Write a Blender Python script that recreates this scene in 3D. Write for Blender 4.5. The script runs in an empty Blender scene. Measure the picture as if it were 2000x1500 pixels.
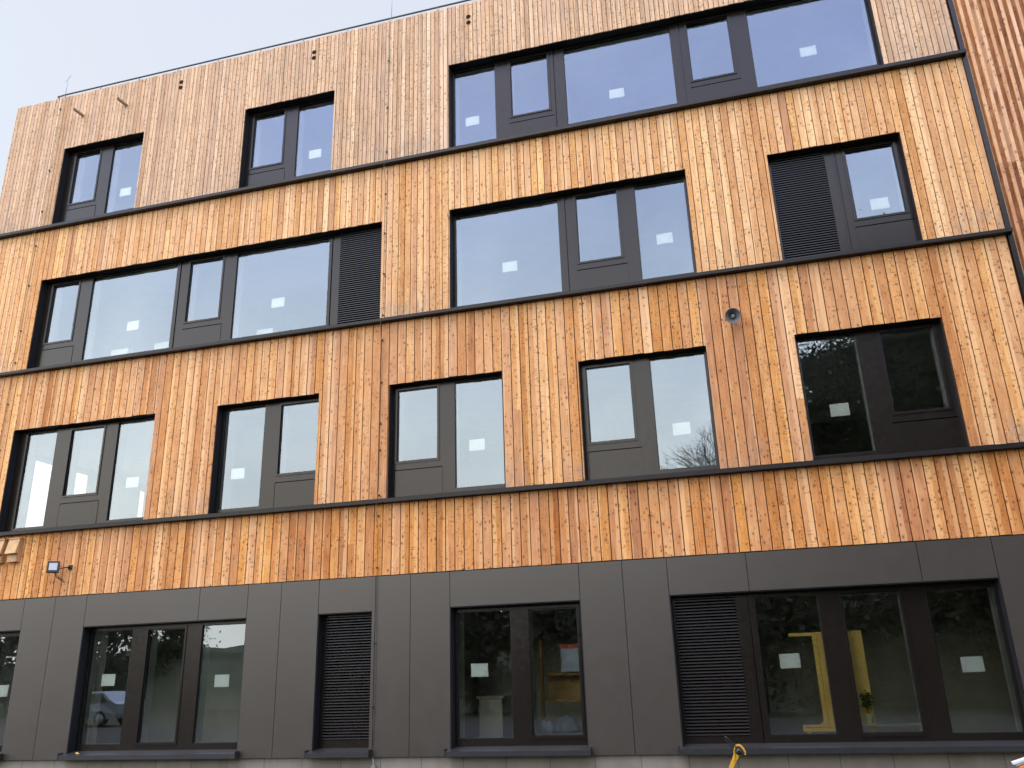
import bpy, bmesh, math, random
from mathutils import Vector, Matrix, Euler, noise
random.seed(11)
scene = bpy.context.scene
COL = scene.collection
R = math.radians

# ------------------------------------------------------------------ helpers
class MB:
    """collects faces; build() links them as ONE mesh object"""
    def __init__(s):
        s.v = []; s.f = []; s.seed = []; s.smooth = []
    def quad(s, a, b, c, d, seed=None, smooth=False):
        i = len(s.v); s.v += [tuple(a), tuple(b), tuple(c), tuple(d)]
        s.f.append((i, i+1, i+2, i+3)); s.seed.append(seed); s.smooth.append(smooth)
    def poly(s, pts, seed=None, smooth=False):
        i = len(s.v); s.v += [tuple(p) for p in pts]
        s.f.append(tuple(range(i, i+len(pts)))); s.seed.append(seed); s.smooth.append(smooth)
    def box(s, x0, x1, y0, y1, z0, z1, seed=None, skip=''):
        i = len(s.v)
        s.v += [(x0,y0,z0),(x1,y0,z0),(x1,y1,z0),(x0,y1,z0),(x0,y0,z1),(x1,y0,z1),(x1,y1,z1),(x0,y1,z1)]
        fs = {'b':(0,3,2,1),'t':(4,5,6,7),'f':(0,1,5,4),'k':(2,3,7,6),'l':(3,0,4,7),'r':(1,2,6,5)}
        for k, q in fs.items():
            if k in skip: continue
            s.f.append(tuple(i+j for j in q)); s.seed.append(seed); s.smooth.append(False)
    def obox(s, c, size, rot=(0,0,0), seed=None, taper=1.0):
        m = Euler(rot).to_matrix(); c = Vector(c); sx, sy, sz = [q/2 for q in size]
        i = len(s.v)
        for z in (-1, 1):
            t = taper if z > 0 else 1
            for x, y in ((-1,-1),(1,-1),(1,1),(-1,1)):
                s.v.append(tuple(c + m @ Vector((x*sx*t, y*sy*t, z*sz))))
        for q in ((0,3,2,1),(4,5,6,7),(0,1,5,4),(2,3,7,6),(3,0,4,7),(1,2,6,5)):
            s.f.append(tuple(i+j for j in q)); s.seed.append(seed); s.smooth.append(False)
    def tube(s, pts, rad, n=8, caps=True):
        pts = [Vector(p) for p in pts]
        if not isinstance(rad, (list, tuple)): rad = [rad]*len(pts)
        rings = []; up = None
        for k, p in enumerate(pts):
            a = pts[max(k-1, 0)]; b = pts[min(k+1, len(pts)-1)]
            t = (b-a).normalized()
            if up is None:
                ref = Vector((0,0,1)) if abs(t.z) < .9 else Vector((1,0,0))
                up = t.cross(ref).normalized()
            up = (up - t*up.dot(t)).normalized()
            w = t.cross(up)
            i = len(s.v)
            for j in range(n):
                an = 2*math.pi*j/n
                s.v.append(tuple(p + (up*math.cos(an)+w*math.sin(an))*rad[k]))
            rings.append(i)
        for k in range(len(rings)-1):
            for j in range(n):
                a, b = rings[k], rings[k+1]
                s.f.append((a+j, a+(j+1)%n, b+(j+1)%n, b+j)); s.seed.append(None); s.smooth.append(True)
        if caps:
            s.f.append(tuple(rings[0]+j for j in reversed(range(n)))); s.seed.append(None); s.smooth.append(False)
            s.f.append(tuple(rings[-1]+j for j in range(n))); s.seed.append(None); s.smooth.append(False)
    def lathe(s, c, axis, prof, n=24):
        """prof = [(distance along axis, radius)]"""
        c = Vector(c); ax = Vector(axis).normalized()
        u = ax.cross(Vector((0,0,1))).normalized(); w = ax.cross(u)
        rings = []
        for d, r in prof:
            i = len(s.v)
            for j in range(n):
                an = 2*math.pi*j/n
                s.v.append(tuple(c + ax*d + (u*math.cos(an)+w*math.sin(an))*r))
            rings.append(i)
        for k in range(len(rings)-1):
            a, b = rings[k], rings[k+1]
            for j in range(n):
                s.f.append((a+j, a+(j+1)%n, b+(j+1)%n, b+j)); s.seed.append(None); s.smooth.append(True)
        s.f.append(tuple(rings[-1]+j for j in range(n))); s.seed.append(None); s.smooth.append(False)
    def build(s, name, mat, parent=None, bevel=0, fixnormals=True):
        me = bpy.data.meshes.new(name)
        me.from_pydata(s.v, [], s.f); me.update()
        if any(q is not None for q in s.seed):
            at = me.attributes.new('board', 'FLOAT_COLOR', 'CORNER')
            arr = []; us = []
            for q, f in zip(s.seed, s.f):
                q = q if q is not None else (.5,.5,.5)
                arr += [q[0], q[1], q[2], 1.0]*len(f)
                if len(q) > 3: us += [(s.v[i][0]-q[3])/(q[4]-q[3]) for i in f]
                else: us += [.5]*len(f)
            at.data.foreach_set('color', arr)
            au = me.attributes.new('across', 'FLOAT', 'CORNER'); au.data.foreach_set('value', us)
        me.polygons.foreach_set('use_smooth', s.smooth)
        if mat: me.materials.append(mat)
        o = bpy.data.objects.new(name, me); COL.objects.link(o)
        if parent: setpar(o, parent)
        if bevel:
            b = o.modifiers.new('bevel', 'BEVEL'); b.width = bevel; b.segments = 2; b.limit_method = 'ANGLE'
            w = o.modifiers.new('weld', 'WELD'); w.merge_threshold = 1e-5
            o.modifiers.move(1, 0)
        return o

def wpos(o):
    m = Matrix.Translation(o.location) @ o.rotation_euler.to_matrix().to_4x4()
    return wpos(o.parent) @ o.matrix_parent_inverse @ m if o.parent else m
def setpar(o, parent):
    o.parent = parent; o.matrix_parent_inverse = wpos(parent).inverted()
def tag(o, label=None, cat=None, group=None, kind=None):
    if label: o['label'] = label
    if cat: o['category'] = cat
    if group: o['group'] = group
    if kind: o['kind'] = kind
    return o
def thing(name, label, cat, loc=(0,0,0), group=None):
    o = bpy.data.objects.new(name, None); o.empty_display_size = .3
    COL.objects.link(o); o.location = loc
    return tag(o, label, cat, group)

# ------------------------------------------------------------------ materials
def newmat(name):
    m = bpy.data.materials.new(name); m.use_nodes = True
    nt = m.node_tree; nt.nodes.clear()
    out = nt.nodes.new('ShaderNodeOutputMaterial')
    return m, nt, out
class G:
    def __init__(s, nt): s.nt = nt
    def n(s, typ, **kw):
        nd = s.nt.nodes.new(typ)
        for k, v in kw.items():
            if k.startswith('i_'):
                key = k[2:]; key = int(key) if key.isdigit() else key.replace('_', ' ')
                nd.inputs[key].default_value = v
            else: setattr(nd, k, v)
        return nd
    def l(s, a, b): s.nt.links.new(a, b)
    def math(s, op, a, b=None, c=None, clamp=False):
        nd = s.nt.nodes.new('ShaderNodeMath'); nd.operation = op; nd.use_clamp = clamp
        for i, q in enumerate((a, b, c)):
            if q is None: continue
            if isinstance(q, (int, float)): nd.inputs[i].default_value = q
            else: s.l(q, nd.inputs[i])
        return nd.outputs[0]
    def mix(s, fac, a, b, mode='MIX'):
        nd = s.nt.nodes.new('ShaderNodeMix'); nd.data_type = 'RGBA'; nd.blend_type = mode
        for sock, q in ((nd.inputs['Factor'], fac), (nd.inputs[6], a), (nd.inputs[7], b)):
            if isinstance(q, (int, float)): sock.default_value = q
            elif isinstance(q, tuple): sock.default_value = (*q, 1) if len(q) == 3 else q
            else: s.l(q, sock)
        return nd.outputs[2]
    def ramp(s, fac, stops, interp='LINEAR'):
        nd = s.nt.nodes.new('ShaderNodeValToRGB'); nd.color_ramp.interpolation = interp
        el = nd.color_ramp.elements
        while len(el) < len(stops): el.new(.5)
        for e, (p, c) in zip(el, stops):
            e.position = p; e.color = (*c, 1) if isinstance(c, tuple) else (c, c, c, 1)
        s.l(fac, nd.inputs[0]); return nd.outputs[0]
    def smooth(s, x, lo, hi, a=1., b=0.):
        nd = s.nt.nodes.new('ShaderNodeMapRange'); nd.interpolation_type = 'SMOOTHSTEP'
        s.l(x, nd.inputs[0]) if not isinstance(x, (int, float)) else None
        for i, q in ((1, lo), (2, hi), (3, a), (4, b)):
            if isinstance(q, (int, float)): nd.inputs[i].default_value = q
            else: s.l(q, nd.inputs[i])
        return nd.outputs[0]
    def noise(s, vec, scale, detail=3, rough=.55, dist=0., dim='3D'):
        nd = s.nt.nodes.new('ShaderNodeTexNoise'); nd.noise_dimensions = dim
        nd.inputs['Scale'].default_value = scale; nd.inputs['Detail'].default_value = detail
        nd.inputs['Roughness'].default_value = rough; nd.inputs['Distortion'].default_value = dist
        s.l(vec, nd.inputs['Vector']); return nd.outputs[0]
    def comb(s, x, y, z):
        nd = s.nt.nodes.new('ShaderNodeCombineXYZ')
        for i, q in enumerate((x, y, z)):
            if isinstance(q, (int, float)): nd.inputs[i].default_value = q
            else: s.l(q, nd.inputs[i])
        return nd.outputs[0]
    def vor(s, vec, scale=1., feature='F1', rnd=1.0, dim='2D'):
        nd = s.nt.nodes.new('ShaderNodeTexVoronoi'); nd.voronoi_dimensions = dim; nd.feature = feature
        nd.inputs['Scale'].default_value = scale; nd.inputs['Randomness'].default_value = rnd
        s.l(vec, nd.inputs['Vector']); return nd

def simple(name, color, rough=.5, spec=.5, metal=0., var=.12, scale=3., bump=0., bscale=60, tint=None):
    m, nt, out = newmat(name); g = G(nt)
    b = g.n('ShaderNodeBsdfPrincipled'); g.l(b.outputs[0], out.inputs[0])
    geo = g.n('ShaderNodeNewGeometry')
    n1 = g.noise(geo.outputs['Position'], scale, 5, .6)
    dark = tuple(c*(1-var) for c in color); light = tuple(min(1, c*(1+var)) for c in color)
    col = g.ramp(n1, [(.3, dark), (.7, light)])
    g.l(col, b.inputs['Base Color'])
    b.inputs['Metallic'].default_value = metal
    b.inputs['Specular IOR Level'].default_value = spec
    if tint: b.inputs['Specular Tint'].default_value = (*tint, 1)
    n2 = g.noise(geo.outputs['Position'], scale*4, 3)
    g.l(g.math('MULTIPLY_ADD', n2, .16, rough-.08), b.inputs['Roughness'])
    if bump:
        bp = g.n('ShaderNodeBump', i_Strength=bump, i_Distance=.01)
        g.l(g.noise(geo.outputs['Position'], bscale, 4), bp.inputs['Height']); g.l(bp.outputs[0], b.inputs['Normal'])
    return m

def wood(name, pale, mid, dark, knot=(.065,.022,.007), knots=1.0, weather=0., grain=1.0, stainz=None, rough=.55, vertical=True):
    """larch boards; 'board' attribute = per-board random numbers"""
    m, nt, out = newmat(name); g = G(nt)
    b = g.n('ShaderNodeBsdfPrincipled'); g.l(b.outputs[0], out.inputs[0])
    b.inputs['Specular IOR Level'].default_value = .14
    geo = g.n('ShaderNodeNewGeometry')
    at = g.n('ShaderNodeAttribute', attribute_name='board')
    sp = g.n('ShaderNodeSeparateXYZ'); g.l(geo.outputs['Position'], sp.inputs[0])
    sc = g.n('ShaderNodeSeparateColor'); g.l(at.outputs['Color'], sc.inputs[0])
    r1, r2, r3 = sc.outputs[0], sc.outputs[1], sc.outputs[2]
    x, y, z = sp.outputs[0], sp.outputs[1], sp.outputs[2]
    ox = g.math('MULTIPLY_ADD', r1, 37.3, x)
    oz = g.math('MULTIPLY_ADD', r2, 91.7, z)
    # slow bending of the grain along the board
    wob = g.noise(g.comb(g.math('MULTIPLY', ox, 2.), g.math('MULTIPLY', oz, .9), r3), 1.0, 2)
    gx = g.math('MULTIPLY_ADD', wob, .09, ox)
    # long streaks
    st = g.noise(g.comb(g.math('MULTIPLY', gx, 55.), y, g.math('MULTIPLY', oz, 1.3)), 1.0, 4, .6, .4)
    fine = g.noise(g.comb(g.math('MULTIPLY', gx, 190.), y, g.math('MULTIPLY', oz, 4.)), 1.0, 2, .5)
    # figure: cathedral rings
    ring = g.noise(g.comb(g.math('MULTIPLY', gx, 11.), y, g.math('MULTIPLY', oz, .8)), 1.0, 2, .5, .8)
    rings = g.math('SINE', g.math('MULTIPLY', ring, 60.))
    blot = g.noise(g.comb(g.math('MULTIPLY', ox, 6.), y, g.math('MULTIPLY', oz, 2.2)), 1.0, 3, .6, .6)
    t = g.math('MULTIPLY_ADD', st, .80*grain, g.math('MULTIPLY', r3, .66))
    t = g.math('MULTIPLY_ADD', blot, .70, t)
    t = g.math('MULTIPLY_ADD', rings, .035*grain, t)
    t = g.math('MULTIPLY_ADD', fine, .22*grain, t)
    t = g.math('SUBTRACT', t, .66)
    col = g.ramp(t, [(0., pale), (.46, mid), (1., dark)])
    # sapwood stripe along one side of some boards
    au = g.n('ShaderNodeAttribute', attribute_name='across')
    wv = g.noise(g.comb(g.math('MULTIPLY', r1, 53.), r2, g.math('MULTIPLY', oz, .9)), 1., 3, .6)
    uu = g.math('MULTIPLY_ADD', wv, .7, g.math('ADD', au.outputs['Fac'], -.35))
    flip = g.math('GREATER_THAN', g.math('FRACT', g.math('MULTIPLY', r2, 7.)), .5)
    uu = g.math('ADD', g.math('MULTIPLY', uu, g.math('MULTIPLY_ADD', flip, -2., 1.)), flip)
    edge = g.math('MULTIPLY_ADD', g.math('FRACT', g.math('MULTIPLY', r1, 11.)), .8, -.25)
    sap = g.smooth(uu, g.math('SUBTRACT', edge, .05), g.math('ADD', edge, .05), 1., 0.)
    col = g.mix(g.math('MULTIPLY', sap, .50), col, pale)
    # hue drift between boards
    hue = g.n('ShaderNodeHueSaturation')
    g.l(col, hue.inputs['Color']); g.l(g.math('MULTIPLY_ADD', r1, .007, .4945), hue.inputs['Hue'])
    g.l(g.math('MULTIPLY_ADD', r2, .12, .94), hue.inputs['Saturation'])
    g.l(g.math('MULTIPLY_ADD', r1, .18, .91), hue.inputs['Value'])
    col = hue.outputs[0]
    # round pin knots
    kd = None
    def knotlayer(sx, sz, off, r0, r1_, dens, soft):
        vec = g.comb(g.math('MULTIPLY_ADD', ox, sx, off), g.math('MULTIPLY_ADD', oz, sz, off*2.1), 0.)
        v = g.vor(vec)
        cc = g.n('ShaderNodeSeparateColor'); g.l(v.outputs['Color'], cc.inputs[0])
        on = g.math('LESS_THAN', cc.outputs[0], dens)
        vsc = g.math('MULTIPLY_ADD', cc.outputs[2], .55, .45)
        rad = g.math('MULTIPLY_ADD', cc.outputs[1], r1_-r0, r0)
        k = g.smooth(v.outputs['Distance'], g.math('MULTIPLY', rad, soft), rad)
        return g.math('MULTIPLY', g.math('MULTIPLY', k, on), vsc)
    dn = g.smooth(g.noise(g.comb(g.math('MULTIPLY', ox, 3.), g.math('MULTIPLY', oz, 1.6), r1), 1., 2), .34, .60, .10, .62*knots)
    k1 = knotlayer(13., 9., 0., .09, .30, dn, .25)
    halo = knotlayer(13., 9., 0., .30, .62, dn, .0)
    k2 = knotlayer(24., 15., 5.3, .14, .30, .33*knots, .3)
    k3 = knotlayer(7., 26., 11.7, .14, .50, .26*knots, .1)      # spike knots, lying across the board
    # only some boards are very knotty
    k2 = g.math('MULTIPLY', k2, g.smooth(r2, .25, .6, 0., 1.))
    k3 = g.math('MULTIPLY', k3, g.smooth(r1, .3, .6, 0., 1.))
    kk = g.math('MAXIMUM', g.math('MAXIMUM', g.math('MULTIPLY', k1, .80), g.math('MULTIPLY', k2, .75)), g.math('MULTIPLY', k3, .62))
    col = g.mix(g.math('MULTIPLY', halo, .42), col, dark)
    col = g.mix(kk, col, knot)
    # grey weathering patches
    if weather:
        wn = g.noise(g.comb(g.math('MULTIPLY', x, .55), y, g.math('MULTIPLY', z, .5)), 1.0, 5, .6)
        wn2 = g.noise(g.comb(g.math('MULTIPLY', ox, 14.), y, g.math('MULTIPLY', oz, 1.1)), 1.0, 4, .65)
        wf = g.math('MULTIPLY', g.smooth(wn, .42, .68, .25, 1.), g.smooth(wn2, .40, .72, 0., 1.))
        col = g.mix(g.math('MULTIPLY', wf, weather), col, (.31, .235, .165))
    # grey splash stain just above the ledge
    if stainz is not None:
        sn = g.noise(g.comb(g.math('MULTIPLY', ox, 9.), y, g.math('MULTIPLY', oz, 3.)), 1.0, 4, .6)
        sx = g.noise(g.comb(g.math('MULTIPLY', x, .8), 3.1, 0.), 1.0, 3)
        f = g.math('MULTIPLY', g.smooth(z, stainz+.05, stainz+.75), g.math('MULTIPLY', g.smooth(sn, .38, .66, 0., 1.), g.smooth(sx, .42, .6, 0., .6)))
        col = g.mix(f, col, (.27, .235, .20))
    g.l(col, b.inputs['Base Color'])
    g.l(g.math('MULTIPLY_ADD', st, .25, rough-.12), b.inputs['Roughness'])
    bp = g.n('ShaderNodeBump', i_Strength=.25, i_Distance=.004)
    g.l(g.math('ADD', st, g.math('MULTIPLY', kk, .6)), bp.inputs['Height']); g.l(bp.outputs[0], b.inputs['Normal'])
    return m

def glass(name, r0=.25, tint=(.74, .86, .76), refl=(.93, .97, 1.0), wav=.00022):
    m, nt, out = newmat(name); g = G(nt)
    lw = g.n('ShaderNodeFresnel', i_IOR=1.5)
    fac = g.math('MULTIPLY_ADD', lw.outputs[0], 1-r0, r0)
    tr = g.n('ShaderNodeBsdfTransparent'); tr.inputs[0].default_value = (*tint, 1)
    gl = g.n('ShaderNodeBsdfGlossy', i_Roughness=0.0); gl.inputs[0].default_value = (*refl, 1)
    geo = g.n('ShaderNodeNewGeometry')
    bp = g.n('ShaderNodeBump', i_Strength=1.0, i_Distance=wav)
    g.l(g.noise(geo.outputs['Position'], 1.6, 2), bp.inputs['Height']); g.l(bp.outputs[0], gl.inputs['Normal'])
    # the coated outer face reflects; the rear face only lets light through
    mx = g.n('ShaderNodeMixShader'); g.l(fac, mx.inputs[0]); g.l(tr.outputs[0], mx.inputs[1]); g.l(gl.outputs[0], mx.inputs[2])
    g.l(mx.outputs[0], out.inputs[0])
    return m
def clear(name, tint=(1.,1.,1.)):
    m, nt, out = newmat(name); g = G(nt)
    tr = g.n('ShaderNodeBsdfTransparent'); tr.inputs[0].default_value = (*tint, 1); g.l(tr.outputs[0], out.inputs[0])
    return m

M = {}
M['wood0'] = wood('larch_low', (0.908, 0.518, 0.220), (0.670, 0.299, 0.100), (0.361, 0.120, 0.034), knots=1.0)
M['wood1'] = wood('larch_mid', (0.889, 0.551, 0.262), (0.672, 0.327, 0.124), (0.372, 0.139, 0.044), knots=1.05, stainz=4.66)
M['wood2'] = wood('larch_upper', (0.920, 0.600, 0.300), (0.724, 0.389, 0.164), (0.431, 0.182, 0.066), knots=1.1, stainz=8.15)
M['wood3'] = wood('larch_top', (0.817, 0.575, 0.362), (0.651, 0.409, 0.237), (0.347, 0.190, 0.097), knot=(.075,.036,.02), knots=1.15, weather=.75, stainz=11.66)
M['wood4'] = wood('larch_ridged', (0.819, 0.534, 0.320), (0.618, 0.330, 0.163), (0.287, 0.106, 0.039), knots=.8, rough=.5)
M['groove'] = simple('groove_wood', (.095,.036,.012), .8, .1)  # larch at the groove bottom, occlusion darkened into its colour
M['nestwood'] = simple('nest_box_wood', (.56,.34,.16), .6, .3, var=.2, scale=8)
M['frame'] = simple('anthracite_frame', (.0115,.0088,.0066), .24, .50, var=.06, tint=(1., .90, .80))
M['panel'] = simple('anthracite_panel', (.055,.0465,.037), .36, .74, var=.05, scale=1.2, tint=(1., .93, .84))
M['reveal'] = simple('black_lining', (.010,.0105,.013), .55, .35)
M['ledge'] = simple('ledge_metal', (.005,.005,.005), .46, .42, var=.05, tint=(1.,.92,.85))
M['sill'] = simple('sill_metal', (.024,.024,.025), .38, .6, var=.1)
M['louvre'] = simple('louvre_metal', (.026,.021,.019), .38, .6, var=.05)
M['gap'] = simple('shadow_gap', (.006,.006,.006), .9, .1)
M['glass'] = glass('coated_glass', r0=.17, tint=(.98,1.0,.92), refl=(.87,.955,1.0))
M['clear'] = clear('glass_rear')
M['paper'] = simple('paper', (.95,.96,.91), .8, .2, var=.02, scale=9)
M['plaster'] = simple('white_plaster', (.78,.77,.73), .85, .2, var=.04)
M['innerframe'] = simple('pale_inner_frame', (.52,.52,.42), .7, .3)
M['roomwall'] = simple('room_wall', (.42,.40,.36), .9, .15, var=.08, scale=.8)
M['roomdark'] = simple('bare_room_wall', (.36,.335,.255), .9, .15, var=.2, scale=.7)
M['floor'] = simple('screed', (.30,.29,.27), .8, .2, var=.12)
M['steel'] = simple('galvanised_steel', (.45,.46,.47), .38, .5, metal=.8, var=.1)
M['cable'] = simple('brown_cable', (.14,.09,.055), .6, .3)
M['rodsteel'] = simple('weathered_rod', (.34,.35,.37), .55, .4, var=.1)
M['darksteel'] = simple('dark_steel', (.10,.10,.105), .45, .5, metal=.5)
M['black'] = simple('black_plastic', (.013,.013,.014), .35, .5)
M['hole'] = simple('hole_black', (.030,.018,.011), .9, .1)
M['white'] = simple('white_paint', (.80,.80,.79), .4, .5, var=.03)
M['spout'] = simple('spout_brown', (.36,.24,.17), .6, .3)
M['horn'] = simple('horn_grey', (.17,.17,.16), .4, .5, var=.08)
M['hornplug'] = simple('horn_plug', (.33,.31,.31), .5, .4)
M['yellow'] = simple('yellow_paint', (.72,.38,.03), .38, .5, var=.12, scale=14)
M['orange'] = simple('orange_plastic', (.85,.26,.06), .45, .5)
M['lumber'] = simple('yellow_timber', (.95,.60,.15), .6, .3, var=.12, scale=5)
M['darklumber'] = simple('dimmed_timber', (.36,.22,.07), .7, .3, var=.3, scale=6)  # yellow timber with its colour dimmed so the shelf stands out less
M['whitebox'] = simple('white_card', (.78,.78,.74), .7, .3, var=.05)
M['lens'] = simple('lamp_lens', (.55,.56,.58), .3, .5, var=.05, scale=20)

def concrete():
    m, nt, out = newmat('plinth_concrete'); g = G(nt)
    b = g.n('ShaderNodeBsdfPrincipled', i_Roughness=.85); g.l(b.outputs[0], out.inputs[0])
    geo = g.n('ShaderNodeNewGeometry'); sp = g.n('ShaderNodeSeparateXYZ'); g.l(geo.outputs['Position'], sp.inputs[0])
    st = g.noise(g.comb(g.math('MULTIPLY', sp.outputs[0], 4.), sp.outputs[1], g.math('MULTIPLY', sp.outputs[2], .5)), 1., 4, .6)
    n = g.noise(geo.outputs['Position'], 14, 5, .65)
    col = g.mix(g.math('MULTIPLY_ADD', st, .8, g.math('MULTIPLY', n, .25)), (.17,.14,.105), (.36,.315,.25))
    br = g.n('ShaderNodeTexBrick', i_Scale=1., i_Mortar_Size=.008); br.inputs['Brick Width'].default_value = .7; br.inputs['Row Height'].default_value = 3.
    br.inputs['Color1'].default_value = (1,1,1,1); br.inputs['Color2'].default_value = (.88,.88,.88,1); br.inputs['Mortar'].default_value = (.55,.55,.55,1)
    g.l(g.comb(sp.outputs[0], sp.outputs[2], 0.), br.inputs['Vector'])
    col = g.mix(1., col, br.outputs[0], 'MULTIPLY')
    g.l(col, b.inputs['Base Color'])
    bp = g.n('ShaderNodeBump', i_Strength=.4, i_Distance=.01); g.l(n, bp.inputs['Height']); g.l(bp.outputs[0], b.inputs['Normal'])
    return m
M['concrete'] = concrete()
M['ground'] = simple('ground_grass', (.055,.055,.038), .9, .2, var=.35, scale=1.7, bump=.5, bscale=25)
M['asphalt'] = simple('asphalt', (.038,.038,.039), .85, .3, var=.2, scale=6, bump=.4, bscale=90)
M['hill'] = simple('wooded_hill', (.13,.155,.125), .95, .1, var=.35, scale=.3)
M['bark'] = simple('bark', (.07,.05,.035), .9, .2, var=.3, scale=6)
def leafmat(name, c):
    m, nt, out = newmat(name); g = G(nt)
    b = g.n('ShaderNodeBsdfPrincipled', i_Roughness=.6); b.inputs['Specular IOR Level'].default_value = .25
    geo = g.n('ShaderNodeNewGeometry')
    col = g.ramp(geo.outputs['Random Per Island'], [(0., tuple(q*.55 for q in c)), (1., tuple(q*1.35 for q in c))])
    g.l(col, b.inputs['Base Color']); g.l(b.outputs[0], out.inputs[0]); return m
M['needle'] = leafmat('needles', (.030,.046,.022))
M['leaf'] = leafmat('autumn_leaves', (.065,.075,.028))
M['leafgrey'] = leafmat('hedge_leaves', (.085,.10,.072))
M['carpaint'] = simple('silver_car_paint', (.36,.40,.46), .25, .6, metal=.3, var=.03)
M['carglass'] = simple('car_glass', (.02,.025,.03), .08, .6)
M['tyre'] = simple('tyre_rubber', (.015,.015,.015), .8, .3)
M['leafgreen'] = leafmat('pot_plant_leaves', (.07,.12,.02))
M['terracotta'] = simple('yellow_pot', (.55,.5,.14), .6, .3)
M['sack'] = simple('sack_cloth', (.15,.18,.22), .85, .2, var=.25, scale=5)
M['red'] = simple('red_stripe', (.42,.08,.03), .6, .3)
M['board'] = simple('whiteboard', (.34,.37,.41), .5, .4)

# ------------------------------------------------------------------ setting
b = MB(); b.box(-900, 900, -900, 600, -1.0, -.012); ground = b.build('ground', M['ground']); tag(ground, 'dark grassy ground around the building', 'ground', kind='structure')
b = MB(); b.box(-60, 60, -19, -1.6, -.010, -.006+.004); yard = b.build('yard', M['asphalt']); tag(yard, 'dark asphalt yard in front of the building', 'yard', kind='structure')

# ------------------------------------------------------------------ building
BX0, BX1 = -16.0, 4.74
bld = thing('office_building', 'four-storey building with orange vertical larch boarding over an anthracite panelled ground floor', 'building', (-5.6, 3.5, 0))

# (name, x0, x1, z0, z1, panes[(x0,x1,z0,z1,kind)], joints, spandrel)
K = .9957
def P(x0, x1, z0, z1, kind):
    return (x0*K, x1*K, 1.6+(z0-1.6)*K, 1.6+(z1-1.6)*K, kind)
F3z, F2z, F1z, F0z = (11.685, 13.77), (8.165, 10.30), (4.645, 6.81), (.57, 2.725)
WIN = [
 # top storey
 dict(x=(-14.35,-12.14), z=F3z, st=3, panes=[P(-14.18,-13.52,12.36,13.65,'sash'), P(-13.16,-12.20,11.92,13.66,'fix')], joints=[]),
 dict(x=(-9.51,-7.32), z=F3z, st=3, panes=[P(-9.40,-8.66,12.36,13.65,'sash'), P(-8.32,-7.40,11.92,13.66,'fix')], joints=[]),
 dict(x=(-4.71,3.51), z=F3z, st=3, panes=[P(-4.665,-3.77,11.91,13.65,'fix'), P(-3.43,-2.65,12.37,13.65,'sash'), P(-2.30,-.14,11.92,13.65,'fix'), P(.19,.98,12.37,13.65,'sash'), P(1.34,3.46,11.93,13.66,'fix')], joints=[-2.50, .04]),
 # second floor
 dict(x=(-14.36,-6.13), z=F2z, st=2, panes=[P(-14.22,-13.54,8.85,10.19,'sash'), P(-13.18,-11.01,8.31,10.19,'fix'), P(-10.67,-9.89,8.85,10.19,'sash'), P(-9.55,-7.40,8.31,10.19,'fix'), P(-7.15,-6.12,8.26,10.22,'louvre')], joints=[-10.86, -7.29]),
 dict(x=(-4.71,-.14), z=F2z, st=2, panes=[P(-4.665,-2.59,8.30,10.19,'fix'), P(-2.24,-1.45,8.85,10.20,'sash'), P(-1.12,-.19,8.31,10.20,'fix')], joints=[-2.44]),
 dict(x=(1.30,3.52), z=F2z, st=2, panes=[P(1.36,2.28,8.28,10.23,'louvre'), P(2.63,3.42,8.88,10.22,'sash')], joints=[2.45]),
 # first floor
 dict(x=(-14.40,-10.95), z=F1z, st=1, panes=[P(-14.25,-13.51,4.76,6.75,'fix'), P(-13.13,-12.34,5.35,6.73,'sash'), P(-12.00,-11.02,4.76,6.75,'fix')], joints=[]),
 dict(x=(-9.54,-7.34), z=F1z, st=1, panes=[P(-9.45,-8.62,4.77,6.76,'fix'), P(-8.26,-7.47,5.36,6.73,'sash')], joints=[]),
 dict(x=(-5.91,-3.73), z=F1z, st=1, panes=[P(-5.83,-5.05,5.37,6.72,'sash'), P(-4.71,-3.78,4.78,6.76,'fix')], joints=[]),
 dict(x=(-2.34,-.13), z=F1z, st=1, panes=[P(-2.25,-1.47,5.37,6.73,'sash'), P(-1.12,-.18,4.78,6.76,'fix')], joints=[]),
 dict(x=(1.30,3.54), z=F1z, st=1, panes=[P(1.35,2.27,4.78,6.76,'fix'), P(2.64,3.44,5.37,6.73,'sash')], joints=[]),
 # ground floor
 dict(x=(-15.61,-13.41), z=F0z, st=0, panes=[P(-15.52,-14.72,.67,2.65,'fix'), P(-14.36,-13.47,.67,2.65,'fix')], joints=[]),
 dict(x=(-11.99,-8.555), z=F0z, st=0, panes=[P(-11.93,-11.09,.67,2.66,'fix'), P(-10.73,-9.96,.69,2.63,'fixsash'), P(-9.60,-8.62,.67,2.66,'fix')], joints=[]),
 dict(x=(-7.155,-6.14), z=F0z, st=0, panes=[P(-7.10,-6.16,.69,2.68,'louvre')], joints=[]),
 dict(x=(-4.74,-2.535), z=F0z, st=0, panes=[P(-4.69,-3.77,.68,2.66,'fix'), P(-3.45,-2.65,.71,2.64,'fixsash')], joints=[]),
 dict(x=(-1.12,3.55), z=F0z, st=0, panes=[P(-1.07,-.14,.67,2.67,'louvre'), P(.14,1.08,.67,2.66,'fix'), P(1.42,2.24,.68,2.63,'fixsash'), P(2.60,3.49,.66,2.63,'fix')], joints=[.05]),
]
WLAB = {}
YF = .185   # front face of the window frames
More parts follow.
